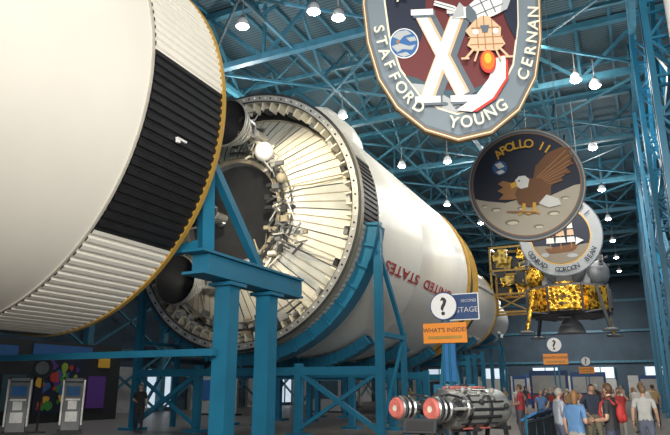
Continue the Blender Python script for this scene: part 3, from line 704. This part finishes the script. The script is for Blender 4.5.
def person(name,x,y,H,yaw,shirt,pants,hair,skin=(.50,.30,.21),arms=('down','down'),stride=.0,longhair=False,shorts=False,pack=None,turn=0,girth=1.,sleeve=.7,lev=2):
    key='%s_%.2f_%.2f'%(name,x,y)
    ms=cm(key+'_shirt',shirt); mp=cm(key+'_trousers',pants); mh=cm(key+'_hair',hair,.6); mk=mat('skin_%.2f'%skin[0],skin,.5,var=.05); msh=cm('shoe_dark',(.05,.045,.04),.5); meye=cm('eye_white',(.8,.8,.8),.3); mdk=cm('eye_dark',(.02,.015,.01),.3); mlip=cm('lip',(.42,.12,.10),.5)
    J={};E=[];names=[]
    def j(n,p,r): J[n]=(Vector(p),r); names.append(n)
    j('pel',(0,0,.96),.160*girth); j('waist',(0,0,1.1),.142*girth); j('chest',(0,.0,1.29),.16*girth); j('nb',(0,.015,1.44),.085); j('neck',(0,.0,1.52),.055); j('hd',(0,-.01,1.6),.06)
    E+=[('pel','waist'),('waist','chest'),('chest','nb'),('nb','neck'),('neck','hd')]
    for s,t,am in ((-1,'L',arms[0]),(1,'R',arms[1])):
        e,w=ARM[am]
        j('sh'+t,(s*.18,.01,1.41),.07); j('ua'+t,(s*(.18+(e[0]-.18)*.5),.01+(e[1]-.01)*.5,(1.41+e[2])/2),.053); j('el'+t,(s*e[0],e[1],e[2]),.043); j('wr'+t,(s*w[0],w[1],w[2]),.029)
        st=stride*s
        j('hip'+t,(s*.09,0,.88),.112*girth); j('kn'+t,(s*.105,-.03-st*.5,.49+abs(st)*.02),.065); j('an'+t,(s*.11,.04-st*(1 if st>0 else 1.2),.09+(.05 if st<0 else 0)),.045); j('toe'+t,(s*.125,-.13-st,.045),.042)
        E+=[('chest','sh'+t),('sh'+t,'ua'+t),('ua'+t,'el'+t),('el'+t,'wr'+t),('pel','hip'+t),('hip'+t,'kn'+t),('kn'+t,'an'+t),('an'+t,'toe'+t)]
    K=.76; vs=[(J[n][0].x,J[n][0].y/K,J[n][0].z) for n in names]; es=[(names.index(a),names.index(c)) for a,c in E]; rr=[J[n][1] for n in names]
    b=MB()
    V,F=skinmesh(vs,es,rr,0,lev)
    V=[Vector((v.x,v.y*K,v.z)) for v in V]
    seg=[(a,c,J[a][0],J[c][0]) for a,c in E]
    mats=[]
    for f in F:
        c=sum((V[i] for i in f),Vector())/len(f); best=None
        for a,d,p_,q_ in seg:
            pq=q_-p_; t=max(0,min(1,(c-p_).dot(pq)/pq.length_squared)); dist=(c-(p_+pq*t)).length-(J[a][1]*(1-t)+J[d][1]*t)
            if best is None or dist<best[0]: best=(dist,a,d,t)
        _,a,d,t=best
        if d in('neck','hd') and c.z>1.47: m=mk
        elif a[:2]=='el': m=mk if sleeve<1.5 else ms
        elif a[:2]=='ua': m=ms if t<(sleeve*2-1) or sleeve>1 else mk
        elif a[:2]=='sh': m=ms
        elif a[:2]=='kn': m=(mk if shorts else mp) if c.z>.09 else msh
        elif a[:2]=='an': m=msh
        elif a[:3]=='hip': m=mp
        else: m=ms if c.z>.97 else mp
        mats.append(m)
    b.add(V,F,mats)
    for s,t in ((-1,'L'),(1,'R')):
        e=J['el'+t][0];w=J['wr'+t][0]; d=(w-e).normalized(); q=Vector((0,0,-1)).rotation_difference(d)
        b.add([w+q@Vector((v.x*-s*.75,v.y,v.z)) for v in HV],HF,mk)
    hc=Vector((0,-.02,1.63)); RT=Matrix.Rotation(turn,3,'Z'); HS=.9
    def hp(p): return hc+RT@(Vector(p)*HS)
    n,k=24,18; vs=[];fs=[]
    for i in range(k+1):
        th=pi*i/k
        for jj in range(n):
            a=2*pi*jj/n; X=.076*math.sin(th)*math.cos(a);Y=.094*math.sin(th)*math.sin(a);Z=.116*math.cos(th)
            if Z<0: X*=1+Z*2.4; Y=Y*(1+Z*(1.2 if Y<0 else 2.6))
            if Y<0:
                Y-=.026*math.exp(-(X/.014)**2-((Z+.018)/.022)**2)
                for ex in (-.03,.03): Y+=.010*math.exp(-((X-ex)/.016)**2-((Z-.004)/.013)**2)
                Y-=.006*math.exp(-(X/.028)**2-((Z+.055)/.012)**2)
            vs.append(hp((X,Y,Z)))
    for i in range(k):
        for jj in range(n): fs.append((i*n+jj,(i+1)*n+jj,(i+1)*n+(jj+1)%n,i*n+(jj+1)%n))
    b.add(vs,fs,mk)
    for ex in (-.03,.03):
        b.sph(hp((ex,-.078,.004)),(.012,.008,.008),meye,10,6,RT); b.sph(hp((ex,-.085,.004)),.0045,mdk,8,5); b.sph(hp((ex,-.086,.022)),(.016,.005,.004),mh,8,5,RT)
    for s in (-1,1): b.sph(hp((s*.077,.005,-.005)),(.01,.018,.03),mk,10,8,RT)
    b.sph(hp((0,-.087,-.056)),(.024,.007,.006),mlip,12,6,RT)
    vs=[];fs=[]
    for i in range(k+1):
        th=pi*i/k
        for jj in range(n):
            a=2*pi*jj/n; sx,sy,sz=math.sin(th)*math.cos(a),math.sin(th)*math.sin(a),math.cos(th)
            r=1.12; X=.076*sx*r;Y=.094*sy*r+.004;Z=.116*sz*1.08
            if sy>.1 and sz<0 and longhair: Z-=.13*min(1,sy*1.5)*(-sz)**.7; Y+=.01
            elif sz<0: X*=1+Z*2;Y*=1+Z*2.2
            vs.append(hp((X,Y,Z)))
    for i in range(k):
        for jj in range(n):
            th=pi*(i+.5)/k;a=2*pi*(jj+.5)/n; sy=math.sin(th)*math.sin(a);sz=math.cos(th);sx=math.sin(th)*math.cos(a)
            if (sy<-.15 and sz<.52) or (sz<-.35 and sy<.15) or (sz<-.75 and not longhair): continue
            if abs(sx)>.85 and sz<-.1 and not longhair: continue
            fs.append((i*n+jj,(i+1)*n+jj,(i+1)*n+(jj+1)%n,i*n+(jj+1)%n))
    b.add(vs,fs,mh)
    if pack:
        mpk=cm(name+'_pack',pack)
        b.sph((0,.17,1.24),(.11,.07,.16),mpk,20,12); b.sph((0,.23,1.17),(.08,.03,.07),mpk,14,8)
        for s in (-1,1): b.path([Vector((s*.09,.12,1.38)),Vector((s*.11,.02,1.475)),Vector((s*.11,-.11,1.4)),Vector((s*.12,-.14,1.25)),Vector((s*.15,-.05,1.1))],.02,mpk,6)
    sc=H/1.735; Rz=Matrix.Rotation(yaw,3,'Z')
    zmin=min(v.z for v in b.v)
    b.v=[Rz@(v-Vector((0,0,zmin)))*sc+Vector((x,y,0)) for v in b.v]
    b.build(name)
dg_=math.radians
person('woman_in_blue_shirt',-1.14,12.0,1.58,dg_(150),(.10,.22,.42),(.35,.33,.28),(.22,.11,.04),arms=('bent','down'),longhair=True,turn=.5)
person('man_with_red_backpack',-.55,11.7,1.70,dg_(250),(.03,.03,.035),(.05,.06,.1),(.08,.04,.02),arms=('down','bent'),pack=(.4,.03,.03),turn=-.4,girth=.95)
person('man_in_grey_shirt',-1.65,14.2,1.62,dg_(120),(.40,.43,.50),(.1,.12,.18),(.35,.33,.3),arms=('bent','bent'))
person('woman_in_tan_shirt',-1.95,16.8,1.60,dg_(70),(.45,.32,.2),(.08,.1,.15),(.12,.06,.03),arms=('fwd','fwd'),longhair=True)
person('man_in_dark_shirt',-1.25,17.8,1.72,dg_(30),(.04,.05,.08),(.2,.18,.12),(.04,.03,.02),arms=('hip','down'),stride=.15)
person('man_in_white_shirt',-.05,15.9,1.68,dg_(175),(.5,.5,.48),(.12,.14,.2),(.2,.13,.07),arms=('down','swing'),stride=.18,girth=.9)
person('woman_in_red_shirt',-.75,21.7,1.64,dg_(10),(.45,.05,.05),(.4,.38,.33),(.1,.05,.02),arms=('up','up'),longhair=True)
person('boy_in_white_shirt',-1.9,22.0,1.45,dg_(80),(.6,.6,.6),(.06,.1,.3),(.35,.2,.08),arms=('fwd','down'),shorts=True)
person('man_in_red_shirt',-3.5,20.5,1.74,dg_(260),(.45,.05,.06),(.1,.1,.12),(.1,.07,.05),arms=('down','bent'))
person('woman_in_white_blouse',-1.0,28.5,1.64,dg_(0),(.6,.55,.53),(.08,.08,.1),(.3,.16,.06),arms=('down','down'),longhair=True,stride=.15)
person('man_in_blue_shirt',-1.9,30.5,1.76,dg_(70),(.08,.14,.4),(.25,.22,.16),(.06,.04,.03),arms=('hip','down'),shorts=True)
person('man_in_black_clothes',-17.4,19.0,1.76,dg_(40),(.015,.015,.017),(.02,.02,.025),(.03,.02,.015),arms=('bent','down'),stride=.1)
person('visitor_in_white_shirt',-14.0,31.5,1.74,dg_(60),(.6,.6,.6),(.06,.08,.14),(.1,.06,.03),arms=('down','down'),stride=.15)
person('visitor_in_yellow_shirt',-12.6,36.5,1.68,dg_(-20),(.5,.36,.1),(.1,.1,.15),(.05,.03,.02),arms=('down','bent'))
person('visitor_in_grey_shirt',-5.2,30.0,1.72,dg_(30),(.35,.36,.38),(.05,.06,.1),(.2,.1,.05),arms=('down','hip'))
random.seed(21)
cols=[(.4,.06,.05),(.55,.52,.5),(.1,.2,.4),(.05,.05,.06),(.4,.27,.14),(.08,.2,.13),(.45,.4,.3),(.3,.31,.35),(.45,.2,.2)]
crowd=[(-1.6,25.3),(-.1,20.6),(-.3,26.6),(-1.7,27.2),(.3,30.5),(-1.6,33.0),(-.5,32),(.4,36),(-1.2,36),(-1.9,38.5),(-.3,39.5),(-3.6,25.5),(-3.9,29),(-3.5,34),(-4.4,37),(-1.3,43),(-.2,45),(-2.4,46),(-3.3,48),(-1.4,50),(-2.3,52),(-6.5,40),(-8.5,44)]
for i,(x,y) in enumerate(crowd):
    person('visitor',x,y,random.uniform(1.52,1.80),random.uniform(0,6.28),cols[i%len(cols)],random.choice([(.06,.08,.15),(.3,.27,.2),(.04,.04,.05)]),random.choice([(.06,.035,.02),(.25,.14,.06),(.02,.015,.01),(.35,.33,.3)]),arms=random.choice([('down','down'),('bent','down'),('down','hip'),('up','up')]),stride=random.choice([0,.14]),longhair=(i%3==0),shorts=(i%4==1),lev=1 if y>30 else 2)
# ------------------------------------------------------------ lights
def area(loc,tgt,P_,size,col=(1,1,1),sy=None):
    l=bpy.data.lights.new('light','AREA'); l.energy=P_; l.size=size; l.color=col
    if sy: l.shape='RECTANGLE'; l.size_y=sy
    o=bpy.data.objects.new('area_light',l); COL.objects.link(o); o.location=loc
    o.rotation_euler=(Vector(tgt)-Vector(loc)).to_track_quat('-Z','Y').to_euler()
area((3,-7,9),(-10,7,7),2700,6,(1,.96,.87),4)
area((-2.5,23,14.5),(-9,30,8),1100,2.0,(1,.93,.8))
area((-2,36,14.5),(-4,36,0),1500,4,(1,.96,.9),10)
area((-24,24,14),(-16,26,4),1000,4,(.9,.95,1))
area((0,2,5),(-3,22,7),1100,3,(1,.95,.87))
area((-10,60,14.5),(-8,60,0),2600,6,(1,.97,.93)); area((-8,80,12),(-8,84,0),2800,6,(1,.97,.93))  # added area lights without fixtures, lift the dim far end
def spot(loc,tgt,P_,ang,col,r=.3):
    l=bpy.data.lights.new('spot','SPOT'); l.energy=P_; l.spot_size=math.radians(ang); l.spot_blend=.6; l.color=col; l.shadow_soft_size=r
    o=bpy.data.objects.new('spot_light',l); COL.objects.link(o); o.location=loc
    o.rotation_euler=(Vector(tgt)-Vector(loc)).to_track_quat('-Z','Y').to_euler()
spot((-8.3,13.2,11.0),(-10.3,19.5,8),2700,60,(1,.87,.62))
spot((-10.5,14.5,4.6),(-13.2,19.5,7.5),500,85,(1,.92,.78))
spot((-4,29,13.5),(-8.6,29.5,9.5),1500,50,(1,.91,.75))
spot((-4,10,14),(-9,9,10),800,80,(1,.94,.82))
for x,y in ((-1,26),(-14.2,30.4),(-15.3,21.9),(-8.6,37),(-1,42)):
    l=bpy.data.lights.new('bulb','POINT'); l.energy=450; l.color=(1,.95,.86); l.shadow_soft_size=.25
    o=bpy.data.objects.new('lamp_glow',l); COL.objects.link(o); o.location=(x,y,13.6)
area((-10,20,12.8),(-8,24,18),480,10,(.85,.93,1)); area((-3,45,12.5),(-4,46,18),520,10,(.85,.93,1)); area((4.5,24,10),(3,30,18),600,3,(.9,.95,1))  # unseen uplights added to brighten roof deck and trusses
w=bpy.data.worlds.new('world'); S.world=w; w.use_nodes=True; w.node_tree.nodes['Background'].inputs[0].default_value=(.62,.72,.85,1); w.node_tree.nodes['Background'].inputs[1].default_value=.55
